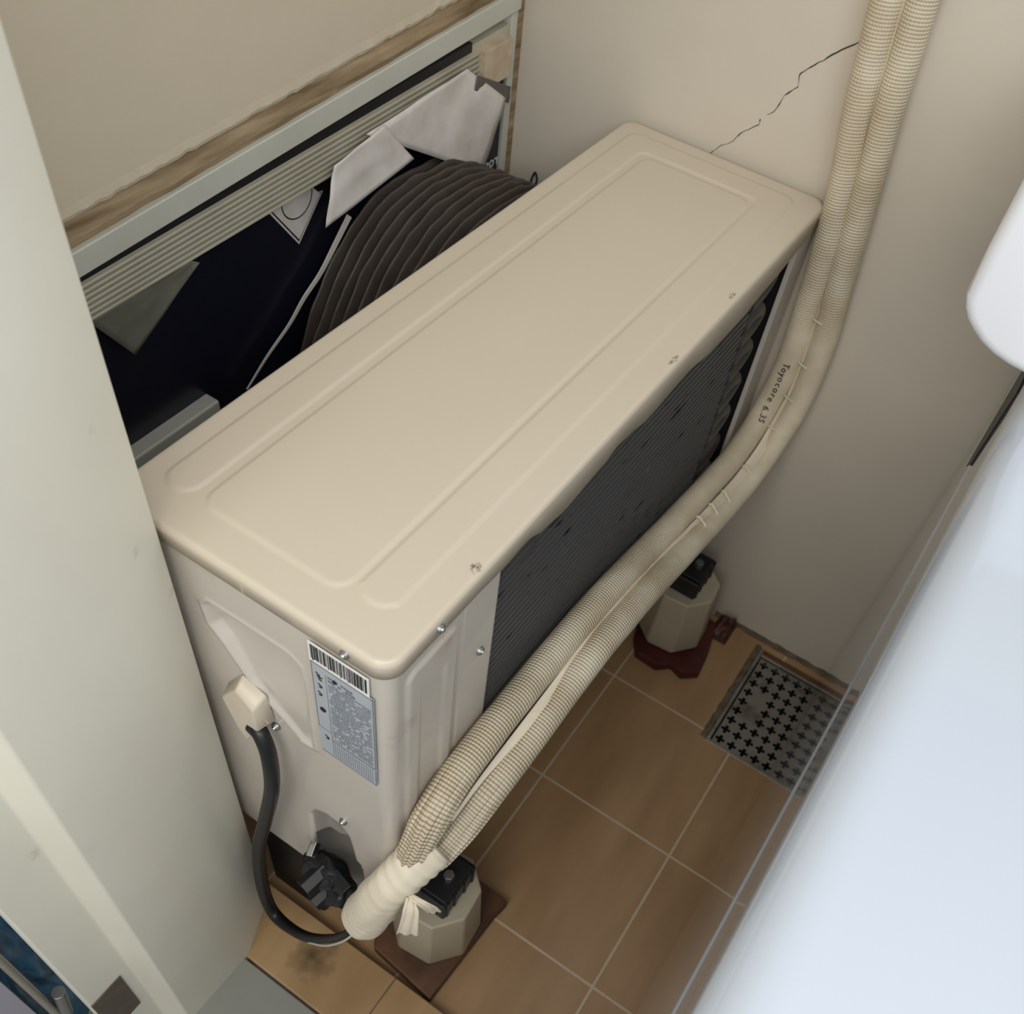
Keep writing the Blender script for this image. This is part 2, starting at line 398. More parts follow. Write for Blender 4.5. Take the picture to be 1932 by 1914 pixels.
# baseboard-like rough grout along the foot of the back wall
bm = bmesh.new(); n = 60; prev = None
for i in range(n + 1):
    x = 0.07 + i * 0.005; h = 0.006 + 0.004 * noise.noise(Vector((x * 60, 0, 0))); d = 0.008 + 0.005 * noise.noise(Vector((x * 45, 3, 0)))
    q = [bm.verts.new((x, YW, h)), bm.verts.new((x, YW - d * .4, h * .8)), bm.verts.new((x, YW - d, 0.0005))]
    if prev:
        for k in range(2): bm.faces.new((prev[k], q[k], q[k + 1], prev[k + 1]))
    prev = q
tag(from_bm('baseboard_back', bm, M_grout), kind='structure')

# window wall with the opening: upper part, sill part, far jamb
def ztilt(y, z): return z + 0.055 * (y - 0.13)
bm = bmesh.new()
def quadbox(bm, ya, yb, za0, za1, zb0, zb1, x0, x1):
    """bar along y whose lower/upper z run from (za0,za1) at ya to (zb0,zb1) at yb"""
    V = [bm.verts.new(p) for p in ((x0, ya, za0), (x1, ya, za0), (x1, ya, za1), (x0, ya, za1), (x0, yb, zb0), (x1, yb, zb0), (x1, yb, zb1), (x0, yb, zb1))]
    for f in ((0, 1, 2, 3), (7, 6, 5, 4), (0, 4, 5, 1), (1, 5, 6, 2), (2, 6, 7, 3), (3, 7, 4, 0)): bm.faces.new([V[i] for i in f])
ny = 160; prev = None       # upper wall, ragged lower edge
for i in range(ny + 1):
    y = -0.06 + (YW + 0.06) * i / ny
    e = ztilt(y, 0.843) + 0.0022 * noise.noise(Vector((0, y * 90, 0))) + 0.003 * max(0, noise.noise(Vector((0, y * 35, 4))))
    q = [bm.verts.new((XW - 0.1, y, 1.55)), bm.verts.new((XW, y, 1.55)), bm.verts.new((XW, y, e + 0.012)), bm.verts.new((XW + 0.0006 + 0.002 * max(0, noise.noise(Vector((5, y * 60, 4)))), y, e + 0.004)), bm.verts.new((XW - 0.001, y, e)), bm.verts.new((XW - 0.1, y, e))]
    if prev:
        for k in range(5): bm.faces.new((prev[k], q[k], q[k + 1], prev[k + 1]))
    prev = q
quadbox(bm, -0.06, YW, -0.03, 0.52, -0.03, 0.52, XW - 0.1, XW)
quadbox(bm, 0.808, YW, 0.52, 0.87, 0.52, 0.88, XW - 0.1, XW - 0.01)
quadbox(bm, -0.06, 0.02, 0.52, 0.85, 0.52, 0.855, XW - 0.1, XW)
wl = tag(from_bm('wall_left', bm, M_wallin, smooth=False), kind='structure')
# brown exposed strip round the top and the far side of the opening
bm = bmesh.new(); prev = None
for i in range(121):
    y = 0.0 + 0.805 * i / 120
    a = ztilt(y, 0.8175) + 0.0014 * noise.noise(Vector((9, y * 110, 0))) - (0.003 * max(0, noise.noise(Vector((2, y * 150, 0)))) if 0.4 < y < 0.5 else 0)
    b_ = ztilt(y, 0.846); bx = 0.002 * noise.noise(Vector((1, y * 30, 0)))
    q = [bm.verts.new((XW - 0.03, y, a)), bm.verts.new((XW + 0.002, y, a)), bm.verts.new((XW + 0.0045 + bx, y, (a * .6 + b_ * .4))), bm.verts.new((XW - 0.002 + bx, y, a * .2 + b_ * .8)), bm.verts.new((XW - 0.003, y, b_)), bm.verts.new((XW - 0.03, y, b_))]
    if prev:
        for k in range(6): bm.faces.new((prev[k], q[k], q[(k + 1) % 6], prev[(k + 1) % 6]))
    prev = q
prev = None
for i in range(61):
    z = 0.5 + 0.38 * i / 60; j = 0.0015 * noise.noise(Vector((3, 0, z * 60)))
    q = [bm.verts.new((XW - 0.03, 0.797 + j, z)), bm.verts.new((XW + 0.004, 0.797 + j, z)), bm.verts.new((XW + 0.004, 0.8115, z)), bm.verts.new((XW - 0.03, 0.8115, z))]
    if prev:
        for k in range(4): bm.faces.new((prev[k], q[k], q[(k + 1) % 4], prev[(k + 1) % 4]))
    prev = q
tag(from_bm('trim_2', bm, M_strip), kind='structure')

# window: aluminium frame, ribbed sash bar, dark film, end block
win = tag(empty('window_1'), kind='structure')
bm = bmesh.new(); quadbox(bm, 0.02, 0.797, 0.793, 0.8165, 0.836, 0.860, XW - 0.045, XW + 0.009)
quadbox(bm, 0.783, 0.797, 0.52, 0.836, 0.52, 0.836, XW - 0.045, XW + 0.0055)
bevel(from_bm('window_frame', bm, M_alu, win), 0.0015, 2)
bm = bmesh.new(); quadbox(bm, 0.02, 0.782, 0.752, 0.795, 0.768, 0.822, XW - 0.03, XW + 0.004)
for k in range(7):
    a0 = 0.7535 + k * 0.0052; b0 = 0.7695 + k * 0.0066
    quadbox(bm, 0.02, 0.765, a0, a0 + 0.0026, b0, b0 + 0.0034, XW + 0.003, XW + 0.0085)
bevel(from_bm('sash', bm, M_rib, win), 0.0006, 2)
bm = bmesh.new(); quadbox(bm, 0.021, 0.70, 0.7895, 0.7975, 0.8135, 0.8245, XW, XW + 0.0062); from_bm('gap_shade_strip', bm, M_black, win)  # black strip drawn in place of the shaded gap under the frame
box('end_block', XW - 0.03, XW + 0.017, 0.715, 0.772, 0.768, 0.813, M_wood, win, 0.001)['label'] = 'pale wood block at the end of the sash'
box('glass_panel', XW - 0.018, XW - 0.012, 0.02, 0.79, 0.5, 0.80, M_panel, win)
box('bottom_rail', XW - 0.045, XW + 0.006, 0.03, 0.25, 0.535, 0.582, M_alu, win, 0.003)
settle(win, (XW, 0.4, 0.52))

# near wall end / door jamb on the left
pts = [(-0.60, -0.008), (-0.206, -0.008), (-0.175, -0.075), (-0.177, -0.175), (-0.205, -0.188), (-0.205, -0.2385), (-0.216, -0.2395), (-0.219, -0.205), (-0.60, -0.205)]
wn = tag(prism('wall_near', pts, -0.03, 1.55, 'z', M_jamb, bv=0.0025, seg=2), kind='structure')
pl = box('strike_plate', -0.2055, -0.2035, -0.2375, -0.2, 0.12, 0.222, M_brass, wn, 0.0006)

# ------------------------------------------------------------------ air conditioner
W_, L_, ZT, ZB = 0.264, 0.80, 0.763, 0.254
ac = empty('air_conditioner')
tag(ac, 'beige outdoor air conditioner unit standing between the window opening and the tiled floor', 'air conditioner')

# --- top cover: pressed sheet with U band and centre panel, wavy skirt
X0, X1, Y0, Y1 = -0.267, 0.003, -0.003, 0.803
R_ = 0.018; nx, nyy = 190, 400
def topz(x, y):
    h = 0.0
    u = sdbox(x, y, -0.246, -0.027, 0.028, 0.778, 0.016)
    inn = sdbox(x, y, -0.214, -0.062, -0.3, 0.742, 0.012)
    d = max(u, -inn)
    # rounded near ends of both arms
    if y < 0.06:
        dl = math.hypot(x + 0.230, y - 0.045) - 0.016; dr = math.hypot(x + 0.0445, y - 0.053) - 0.0175
        d = max(d, min(dl, dr)) if y < 0.045 else d
    h += 0.0014 * (1 - sst(-0.0026, 0.0012, d))
    c = sdbox(x, y, -0.205, -0.066, 0.030, 0.735, 0.016)
    h += 0.0014 * (1 - sst(-0.0026, 0.0012, c))
    return h
vs, fs = [], []
def edge_d(x, y): return -sdbox(x, y, X0, X1, Y0, Y1, R_)
for j in range(nyy + 1):
    for i in range(nx + 1):
        x = X0 + (X1 - X0) * i / nx; y = Y0 + (Y1 - Y0) * j / nyy
        # pull corners onto the arc
        cx = min(max(x, X0 + R_), X1 - R_); cy = min(max(y, Y0 + R_), Y1 - R_)
        dx, dy = x - cx, y - cy
        if dx and dy:
            m_ = max(abs(dx), abs(dy)); l_ = math.hypot(dx, dy); x = cx + dx * m_ / l_; y = cy + dy * m_ / l_
        d = max(0, edge_d(x, y)); z = ZT - 0.0024 + topz(x, y)
        rr = 0.0045
        if d < rr: z -= rr - math.sqrt(max(0, rr * rr - (rr - d) ** 2))
        z += 0.0008 * noise.noise(Vector((x * 9, y * 5, 0)))
        vs.append((x, y, z))
for j in range(nyy):
    for i in range(nx):
        a = j * (nx + 1) + i; fs.append((a, a + 1, a + nx + 2, a + nx + 1))
ringi = [i for i in range(nx + 1)] + [j * (nx + 1) + nx for j in range(1, nyy + 1)] + [nyy * (nx + 1) + i for i in range(nx - 1, -1, -1)] + [j * (nx + 1) for j in range(nyy - 1, 0, -1)]
lip = [(-1, .740), (.0, .741), (.10, .7385), (.139, .736), (.171, .738), (.20, .7275), (.232, .722), (.294, .7265), (.32, .732), (.345, .729), (.378, .722), (.46, .7265), (.52, .7175), (.583, .716), (.66, .722), (.752, .730), (.80, .74), (2, .741)]
def lipz(y):
    for (a, za), (b, zb) in zip(lip, lip[1:]):
        if a <= y <= b:
            t = (y - a) / (b - a); t = t * t * (3 - 2 * t); return za * (1 - t) + zb * t
sup = len(vs)
for k in ringi:
    x, y, z = vs[k]; vs.append((x, y, z - 0.0015))
base = len(vs)
for k in ringi:
    x, y, z = vs[k]; vs.append((x, y, lipz(y) if x > -0.01 else 0.741))
for k in ringi:
    x, y, z = vs[k]; cx, cy = -0.132, 0.4
    vs.append((x - (0.002 if x > cx else -0.002), y + (0.002 if y < cy else -0.002), lipz(y) if x > -0.01 else 0.741))
nr = len(ringi)
for k in range(nr):
    q = (k + 1) % nr; fs.append((ringi[k], sup + k, sup + q, ringi[q])); fs.append((sup + k, base + k, base + q, sup + q)); fs.append((base + k, base + nr + k, base + nr + q, base + q))
mesh('top_cover', vs, fs, M_ac, ac, True)

# --- near side panel folding round the corner into the service strip
RC = 0.012; s1 = 0.25; s2 = s1 + RC * PI / 2; s3 = s2 + (0.14 - RC)
def shell(s):
    if s <= s1: return Vector((-0.262 + s, 0, 0)), Vector((0, -1, 0))
    if s <= s2:
        a = (s - s1) / RC; return Vector((-RC + RC * math.sin(a), RC - RC * math.cos(a), 0)), Vector((math.sin(a), -math.cos(a), 0))
    return Vector((0, RC + s - s2, 0)), Vector((1, 0, 0))
def sdpoly(x, z, P):
    d = 1e9; inside = False; n = len(P)
    for i in range(n):
        ax, az = P[i]; bx, bz = P[(i + 1) % n]
        ex, ez = bx - ax, bz - az; t = max(0, min(1, ((x - ax) * ex + (z - az) * ez) / (ex * ex + ez * ez)))
        d = min(d, math.hypot(x - ax - t * ex, z - az - t * ez))
        if (az > z) != (bz > z) and x < (bx - ax) * (z - az) / (bz - az) + ax: inside = not inside
    return -d if inside else d
RECP = [(-0.185, 0.655), (-0.188, 0.680), (-0.180, 0.690), (-0.120, 0.692), (-0.098, 0.692), (-0.086, 0.684), (-0.083, 0.66), (-0.0835, 0.555), (-0.10, 0.552), (-0.118, 0.572), (-0.150, 0.602), (-0.172, 0.640)]
NOTCH = [(-0.104, 0.20), (-0.104, 0.345), (-0.082, 0.345), (-0.060, 0.365), (-0.040, 0.352), (-0.030, 0.20)]
DISH = [(-0.106, 0.345), (-0.106, 0.395), (-0.098, 0.416), (-0.080, 0.428), (-0.062, 0.424), (-0.052, 0.405), (-0.046, 0.35), (-0.046, 0.31), (-0.106, 0.31)]
ns, nz_ = 215, 265; vs, fs, mi = [], [], []
def depth(s, z):
    d = 0.0
    if s < s1:
        x = -0.262 + s
        r = sdpoly(x, z, RECP)
        fade = sst(0.545, 0.60, z) if x < -0.10 else 1
        d += 0.0014 * math.exp(-((r - 0.001) / 0.0022) ** 2) * fade           # pressed bead round the recess
        d -= 0.009 * (1 - sst(-0.007, 0.0, r)) * (0.35 + 0.65 * sst(0.58, 0.66, z))
        g = sdpoly(x, z, DISH); d -= 0.016 * (1 - sst(-0.012, 0.001, g)) * sst(0.44, 0.36, z)
        d += 0.0006 * noise.noise(Vector((x * 20, z * 14, 0)))
    elif s > s2:
        y = RC + s - s2
        e = sdbox(y, z, 0.018, 0.086, 0.28, 0.725, 0.012); d += 0.0022 * (1 - sst(-0.006, 0.001, e))
        e = sdbox(y, z, 0.034, 0.070, 0.31, 0.69, 0.008); d -= 0.0016 * (1 - sst(-0.006, 0.001, e))
        d -= 0.0012 * math.exp(-((y - 0.091) / 0.0012) ** 2)
    return d
for j in range(nz_ + 1):
    z = ZB + (0.745 - ZB) * j / nz_
    for i in range(ns + 1):
        s = s3 * i / ns; p, n_ = shell(s); q = p + n_ * depth(s, z); vs.append((q.x, q.y, z))
for j in range(nz_):
    z = ZB + (0.745 - ZB) * (j + .5) / nz_
    for i in range(ns):
        s = s3 * (i + .5) / ns
        if s < s1 and sdpoly(-0.262 + s, z, NOTCH) < 0: continue
        a = j * (ns + 1) + i; fs.append((a, a + 1, a + ns + 2, a + ns + 1))
        x = -0.262 + s
        mi.append(2 if s < s1 and sdpoly(x, z, DISH) < -0.002 else 0)
sp_ = mesh('side_panel', vs, fs, [M_acside, M_recess, mat('bare_metal_dish', (186, 181, 172), 0.35, metal=0.3)], ac, True)
for p, k in zip(sp_.data.polygons, mi): p.material_index = k
sp_.modifiers.new('thick', 'SOLIDIFY').thickness = 0.0012

box('rear_panel', -0.262, -0.259, 0.004, 0.796, ZB, 0.745, M_acside, ac)
box('far_panel', -0.262, -0.03, 0.7965, 0.799, ZB, 0.745, M_acside, ac)
box('base_pan', -0.262, -0.001, 0.002, 0.798, ZB - 0.010, ZB + 0.012, M_acside, ac, 0.002)
prism('corner_post', [(0.0, 0.752), (0.0, 0.799), (-0.035, 0.799), (-0.035, 0.797), (-0.003, 0.797), (-0.003, 0.755), (-0.006, 0.755), (-0.006, 0.752)], ZB, 0.742, 'z', M_acside, ac)
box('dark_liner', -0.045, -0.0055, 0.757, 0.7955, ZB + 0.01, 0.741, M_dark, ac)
box('inner_light_block', -0.24, -0.03, 0.15, 0.75, ZB + 0.01, 0.735, M_dark, ac)  # unseen black box added to block light inside the unit
# condenser coil: horizontal louvre rows
bm = bmesh.new(); z = 0.270; k = 0
while z < 0.744:
    add_box(bm, -0.014, -0.003, 0.141, 0.640, z, z + 0.0040); z += 0.0102; k += 1
from_bm('coil_fins', bm, M_coil, ac)
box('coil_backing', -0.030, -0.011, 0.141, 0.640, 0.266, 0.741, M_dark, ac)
box('coil_end_plate', -0.028, -0.006, 0.640, 0.6425, 0.266, 0.741, M_steel, ac)
for k in range(9):
    zc = 0.292 + k * 0.052
    pth = [(-0.013, 0.642, zc - 0.012), (-0.013, 0.682, zc - 0.013), (-0.013, 0.704, zc), (-0.013, 0.682, zc + 0.013), (-0.013, 0.642, zc + 0.012)]
    tube('return_bend', pth, 0.0118, M_bend, ac, 14, 6)
# recess shadow box behind the bends
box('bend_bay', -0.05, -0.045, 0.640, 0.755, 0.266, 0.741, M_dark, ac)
# screws
def screw(p, n_):
    p = Vector(p); n_ = Vector(n_)
    o = cyl('screw', p - n_ * 0.001, p + n_ * 0.0022, (0.0046, 0.0036), M_steel, ac, 20)
    c = cyl('screw_head', p + n_ * 0.002, p + n_ * 0.0034, (0.0026, 0.0018), M_chrome, o, 12)
screw((0.0032, 0.055, 0.7485), (1, 0, 0)); screw((0.0008, 0.120, 0.640), (1, 0, 0)); screw((-0.036, -0.0032, 0.7485), (0, -1, 0))
screw((0.0032, 0.787, 0.7485), (1, 0, 0)); screw((-0.127, -0.002, 0.549), (0, -1, 0)); screw((-0.058, -0.001, 0.438), (0, -1, 0))
# cable guard hood
bm = bmesh.new()
G = [(-0.181, -0.001, 0.568), (-0.158, -0.001, 0.604), (-0.132, -0.001, 0.594), (-0.127, -0.001, 0.560), (-0.150, -0.001, 0.520), (-0.160, -0.001, 0.532)]
G2 = [(-0.178, -0.013, 0.562), (-0.158, -0.012, 0.592), (-0.137, -0.015, 0.582), (-0.133, -0.018, 0.556), (-0.151, -0.018, 0.522), (-0.160, -0.017, 0.534)]
A = [bm.verts.new(p) for p in G]; B = [bm.verts.new(p) for p in G2]
bm.faces.new(B)
for i in range(6):
    if i == 3: continue
    bm.faces.new((A[i], A[(i + 1) % 6], B[(i + 1) % 6], B[i]))
o = from_bm('cable_guard', bm, M_ac, ac, False); bevel(o, 0.002, 2); o.modifiers.new('t', 'SOLIDIFY').thickness = 0.0012
# labels on the near side
wl_ = prism('warning_label', [(-0.072, 0.571), (-0.0125, 0.571), (-0.0125, 0.709), (-0.072, 0.709)], -0.0024, -0.0016, 'y', M_lab, ac)
wl_['label'] = 'grey blue warning label with a dark border'
bm = bmesh.new()
def ln(x0, x1, z0, z1, y=-0.0026): add_box(bm, x0, x1, y, y + 0.0004, z0, z1)
ln(-0.0716, -0.0710, 0.612, 0.708); ln(-0.0136, -0.0128, 0.600, 0.709); ln(-0.0716, -0.0125, 0.7075, 0.7085); ln(-0.0716, -0.058, 0.6115, 0.6121)
ln(-0.0136, -0.0128, 0.572, 0.597); ln(-0.071, -0.013, 0.5712, 0.5722); ln(-0.058, -0.0136, 0.5985, 0.600)
ln(-0.0582, -0.0578, 0.575, 0.700)
rnd = random.Random(3)
z = 0.700; row = 0
while z > 0.604:
    x = -0.056; hh = 0.0016 if row > 1 else 0.0030
    end = -0.0155 if row > 1 else -0.03
    while x < end:
        wd = rnd.uniform(0.0009, 0.0030)
        if rnd.random() < 0.86: ln(x, min(x + wd, end), z - hh * rnd.uniform(.7, 1), z)
        x += wd + rnd.uniform(0.0003, 0.0007)
    z -= hh + 0.0013; row += 1
for k in range(18): ln(-0.056 + k * 0.0023, -0.0556 + k * 0.0023, 0.574, 0.596)
from_bm('label_print', bm, M_labink, wl_)
for (cx, cz, r) in ((-0.0645, 0.6435, 0.0030), (-0.049, 0.6985, 0.0022)):
    cyl('warning_dot', (cx, -0.0024, cz), (cx, -0.0030, cz), r, M_ink, wl_, 16)
bm = bmesh.new()
for (x0, z0, s_) in ((-0.068, 0.694, 1), (-0.066, 0.690, -1), (-0.067, 0.679, 1), (-0.068, 0.667, 1), (-0.066, 0.60, 1)):
    add_box(bm, x0, x0 + 0.005, -0.0027, -0.0023, z0, z0 + 0.0014, Matrix.Rotation(s_ * 0.6, 3, 'Y')); add_box(bm, x0 + .001, x0 + 0.004, -0.0027, -0.0023, z0 - .003, z0 - 0.0016)
from_bm('symbol_print', bm, M_ink, wl_)
bl = prism('barcode_label', [(-0.0722, 0.709), (-0.016, 0.709), (-0.016, 0.7335), (-0.0722, 0.7335)], -0.0026, -0.0018, 'y', M_labw, ac)
bl['label'] = 'white barcode label'
bm = bmesh.new(); x = -0.0700
while x < -0.0185:
    wd = rnd.choice((0.0004, 0.0005, 0.0008, 0.0013, 0.0018)); add_box(bm, x, x + wd, -0.0029, -0.0026, 0.7135 if rnd.random() < .8 else 0.7115, 0.7315); x += wd + rnd.choice((0.0005, 0.0007, 0.0011))
from_bm('barcode', bm, M_ink, bl)
# paint chips on the top edge
for (cx, cy, lx, ly, sd) in ((0.0005, 0.108, 0.010, 0.010, 1), (0.0015, 0.425, 0.005, 0.016, 2), (-0.0005, 0.556, 0.006, 0.013, 3)):
    bm = bmesh.new(); rr = random.Random(sd); c0 = bm.verts.new((cx - 0.003, cy, ZT - 0.0016)); ring_ = []
    for k in range(22):
        a = 2 * PI * k / 22; f = rr.uniform(0.45, 1.0)
        x_ = min(cx + lx * 0.6 * f * math.cos(a) - 0.004, X1 - 0.0012); y_ = cy + ly * 0.6 * f * math.sin(a)
        d = X1 - x_; zz = ZT - 0.0024 - (0.0045 - math.sqrt(max(0, 0.0045 ** 2 - (0.0045 - d) ** 2)) if d < 0.0045 else 0) + 0.0006
        ring_.append(bm.verts.new((x_, y_, zz)))
    for k in range(22): bm.faces.new((c0, ring_[k], ring_[(k + 1) % 22]))
    from_bm('paint_chip', bm, M_chip, ac)
# service valves in the notch
def valve(cx, cy, cz, s=1.0):
    v = cyl('service_valve', (cx - 0.018 * s, cy, cz - 0.004), (cx + 0.020 * s, cy - 0.004, cz + 0.002), 0.0125 * s, M_black, ac, 6, 0.0015)
    cyl('valve_cap', (cx, cy, cz), (cx - 0.006, cy - 0.030 * s, cz - 0.006), 0.0115 * s, M_black, v, 6, 0.0012)
    cyl('valve_cap', (cx + 0.004, cy, cz), (cx + 0.002, cy + 0.004, cz - 0.034 * s), 0.010 * s, M_black, v, 12, 0.0012)
    return v
valve(-0.078, -0.012, 0.315); valve(-0.074, -0.010, 0.268, 0.9)
cyl('flare_nut', (-0.062, -0.014, 0.318), (-0.040, -0.020, 0.322), 0.0105, M_black, ac, 6, 0.001)
tube('valve_outlet', [(-0.055, -0.012, 0.316), (-0.036, -0.020, 0.318), (-0.016, -0.024, 0.322)], 0.008, M_black, ac, 14, 6)
tube('valve_outlet', [(-0.058, -0.010, 0.268), (-0.038, -0.020, 0.275), (-0.020, -0.026, 0.30)], 0.008, M_black, ac, 14, 6)
cyl('bolt', (-0.0985, -0.004, 0.338), (-0.094, -0.018, 0.334), 0.0062, M_chrome, ac, 6, 0.0006)
def blob(name, path, r, parent):
    def f(u, a): return 1 + 0.30 * noise.noise(Vector((u * 60, math.cos(a) * 1.6, math.sin(a) * 1.6)))
    return tube(name, path, r, M_rubber, parent, 24, 8, True, f)
blob('valve_insulation', [(-0.112, -0.010, 0.296), (-0.095, -0.012, 0.300), (-0.074, -0.012, 0.308), (-0.050, -0.016, 0.318)], [0.004, 0.016, 0.019, 0.010], ac)
blob('valve_insulation', [(-0.108, -0.006, 0.252), (-0.092, -0.010, 0.256), (-0.072, -0.012, 0.262), (-0.050, -0.018, 0.276)], [0.004, 0.017, 0.018, 0.009], ac)
# feet; the rear blocks are added, black in place of the shade there
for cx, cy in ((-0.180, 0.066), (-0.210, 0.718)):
    box('rear_shade_block', cx - 0.045, cx + 0.045, cy - 0.045, cy + 0.045, 0.0005, ZB - 0.0102, M_rubber, ac, 0.006)
for cx, cy in ((0.0, 0.094), (0.022, 0.718)):
    f = box('mounting_foot', cx - 0.040, cx + 0.024, cy - 0.028, cy + 0.028, 0.186, 0.192, M_black, ac, 0.002)
    box('foot_bracket', -0.040, -0.020, cy - 0.024, cy + 0.024, 0.190, ZB - 0.008, M_black, ac, 0.001)
    box('rubber_foot', cx - 0.036, cx + 0.026, cy - 0.033, cy + 0.033, 0.1505, 0.187, M_rubber, f, 0.003)
    for dy in (-0.026, -0.010, 0.010, 0.026):
        box('foot_rib', cx - 0.034, cx + 0.0275, cy + dy - 0.002, cy + dy + 0.002, 0.152, 0.190, M_rubber, f, 0.0005)
    cyl('bolt', (cx + 0.008, cy, 0.190), (cx + 0.008, cy, 0.202), 0.007, M_steel, f, 6, 0.0008)
settle(ac, (-0.13, 0.4, 0.15))

# octagonal pads and the boards under them
def pad(cx, cy, z0, z1, r0, r1, label, rot=0.1):
    bm = bmesh.new(); n = 8
    def ringv(r, z): return [bm.verts.new((cx + r * math.cos(rot + 2 * PI * (k + .5) / n), cy + r * math.sin(rot + 2 * PI * (k + .5) / n), z)) for k in range(n)]
    a, b, c = ringv(r0 * 0.9, z0), ringv(r0, z0 + 0.012), ringv(r1, z1)
    bm.faces.new(a[::-1]); bm.faces.new(c)
    for p, q in ((a, b), (b, c)):
        for k in range(n): bm.faces.new((p[k], p[(k + 1) % n], q[(k + 1) % n], q[k]))
    o = from_bm('mounting_block', bm, M_pad); bevel(o, 0.003, 3)
    cut = None
    return tag(o, label, 'mounting block', 'octagonal blocks under the air conditioner')
pad(-0.005, 0.093, 0.0205, 0.150, 0.060, 0.054, 'octagonal mounting block on the brown board under the near corner')
pad(0.022, 0.718, 0.0205, 0.150, 0.060, 0.054, 'octagonal mounting block on the dark red board under the far corner')
bm = bmesh.new()
pts = [(-0.049, 0.020), (0.049, 0.010), (0.056, 0.145), (0.060, 0.17), (-0.03, 0.175), (-0.075, 0.12), (-0.075, 0.06)]
A = [bm.verts.new((x, y, 0.0005)) for x, y in pts]; B = [bm.verts.new((x + random.uniform(-.002, .002), y, 0.020)) for x, y in pts]
bm.faces.new(A[::-1]); bm.faces.new(B)
for k in range(len(pts)): bm.faces.new((A[k], A[(k + 1) % len(pts)], B[(k + 1) % len(pts)], B[k]))
o = from_bm('wooden_board', bm, M_board); bevel(o, 0.002, 2)
tag(o, 'brown stained board under the nearest octagonal block, beside the threshold', 'board')
bm = bmesh.new()
pts = [(-0.020, 0.668), (0.000, 0.640), (0.040, 0.637), (0.060, 0.655), (0.083, 0.648), (0.106, 0.668), (0.100, 0.715), (0.085, 0.775), (0.0, 0.79), (-0.04, 0.74)]
A = [bm.verts.new((x, y, 0.0005)) for x, y in pts]; B = [bm.verts.new((x * .98 + .0005, y, 0.020)) for x, y in pts]
bm.faces.new(A[::-1]); bm.faces.new(B)
for k in range(len(pts)): bm.faces.new((A[k], A[(k + 1) % len(pts)], B[(k + 1) % len(pts)], B[k]))
o = from_bm('red_board', bm, M_red); bevel(o, 0.002, 2)
tag(o, 'dark red broken board under the far octagonal block', 'board')
bm = bmesh.new(); bmesh.ops.create_grid(bm, x_segments=18, y_segments=18, size=0.5)
for v in bm.verts:
    x = 0.096 + v.co.x * 0.034; y = 0.782 + v.co.y * 0.050; e = max(abs(v.co.x), abs(v.co.y)) * 2
    h = (1 - e ** 3) * (0.018 + 0.02 * noise.noise(Vector((x * 60, y * 60, 0))) + 0.010 * (v.co.y + 0.5))
    v.co = Vector((x + 0.004 * noise.noise(Vector((y * 80, 1, 0))), min(y, YW - 0.002), 0.001 + max(0, h)))
o = from_bm('crumpled_rag', bm, mat('brown_rag', (98, 54, 40), 0.5, var=(60, 28, 24), vscale=60, vamt=1), None, True)
tag(o, 'crumpled red brown plastic rag in the corner behind the far block', 'rag')

# ------------------------------------------------------------------ duct and window patches
duct = empty('air_duct'); tag(duct, 'black corrugated flexible duct between the unit and the window opening', 'duct')
cy, cz = 0.585, 0.470; vs, fs = [], []
NA, NX = 140, 150
for j in range(NX + 1):
    t = j / NX; x = -0.437 + (0.167) * t
    for i in range(NA):
        a = 2 * PI * i / NA
        R0 = 0.238 + 0.010 * t
        ph = t * 11.5 * 2 * PI + 0.9 * math.sin(a * 3 + 1) * (1 - t) + 1.6 * noise.noise(Vector((math.cos(a) * 2.0, math.sin(a) * 2.0, t * 1.5))) * (1 - t)
        r = R0 + 0.0085 * math.sin(ph) + 0.004 * noise.noise(Vector((math.cos(a) * 9, math.sin(a) * 9, t * 14)))
        xx = x + 0.006 * noise.noise(Vector((math.cos(a) * 2, math.sin(a) * 2, 7)))
        vs.append((min(max(xx, -0.438), -0.2695), min(cy + r * math.cos(a) * 0.94, 0.806), cz + r * math.sin(a)))
for j in range(NX):
    for i in range(NA):
        k = (i + 1) % NA; fs.append((j * NA + i, j * NA + k, (j + 1) * NA + k, (j + 1) * NA + i))
o = mesh('corrugated_sleeve', vs, fs, M_duct, duct, True); o.modifiers.new('t', 'SOLIDIFY').thickness = 0.001
# pale torn edging at the window side of the duct
P = [(0.478, 0.700), (0.452, 0.676), (0.425, 0.652), (0.395, 0.634), (0.368, 0.613), (0.330, 0.592), (0.293, 0.567)]
Q = catmull([(-0.4385, y, z) for y, z in P], 6); vs, fs = [], []
for i, p in enumerate(Q):
    wd = 0.0055 * (1 - i / len(Q)) ** 0.8 + 0.0008
    for dx in (0, 0.0015): vs += [(p.x + dx, p.y - wd * .5, p.z + wd * .5), (p.x + dx, p.y + wd * .5, p.z - wd * .5)]
    if i:
        b0 = 4 * (i - 1); b1 = 4 * i
        fs += [(b0, b0 + 1, b1 + 1, b1), (b0 + 2, b1 + 2, b1 + 3, b0 + 3), (b0, b1, b1 + 2, b0 + 2), (b0 + 1, b0 + 3, b1 + 3, b1 + 1)]
mesh('torn_edging', vs, fs, M_paper, duct)['label'] = 'pale torn edging strip'
settle(duct, (-0.35, 0.585, 0.23))

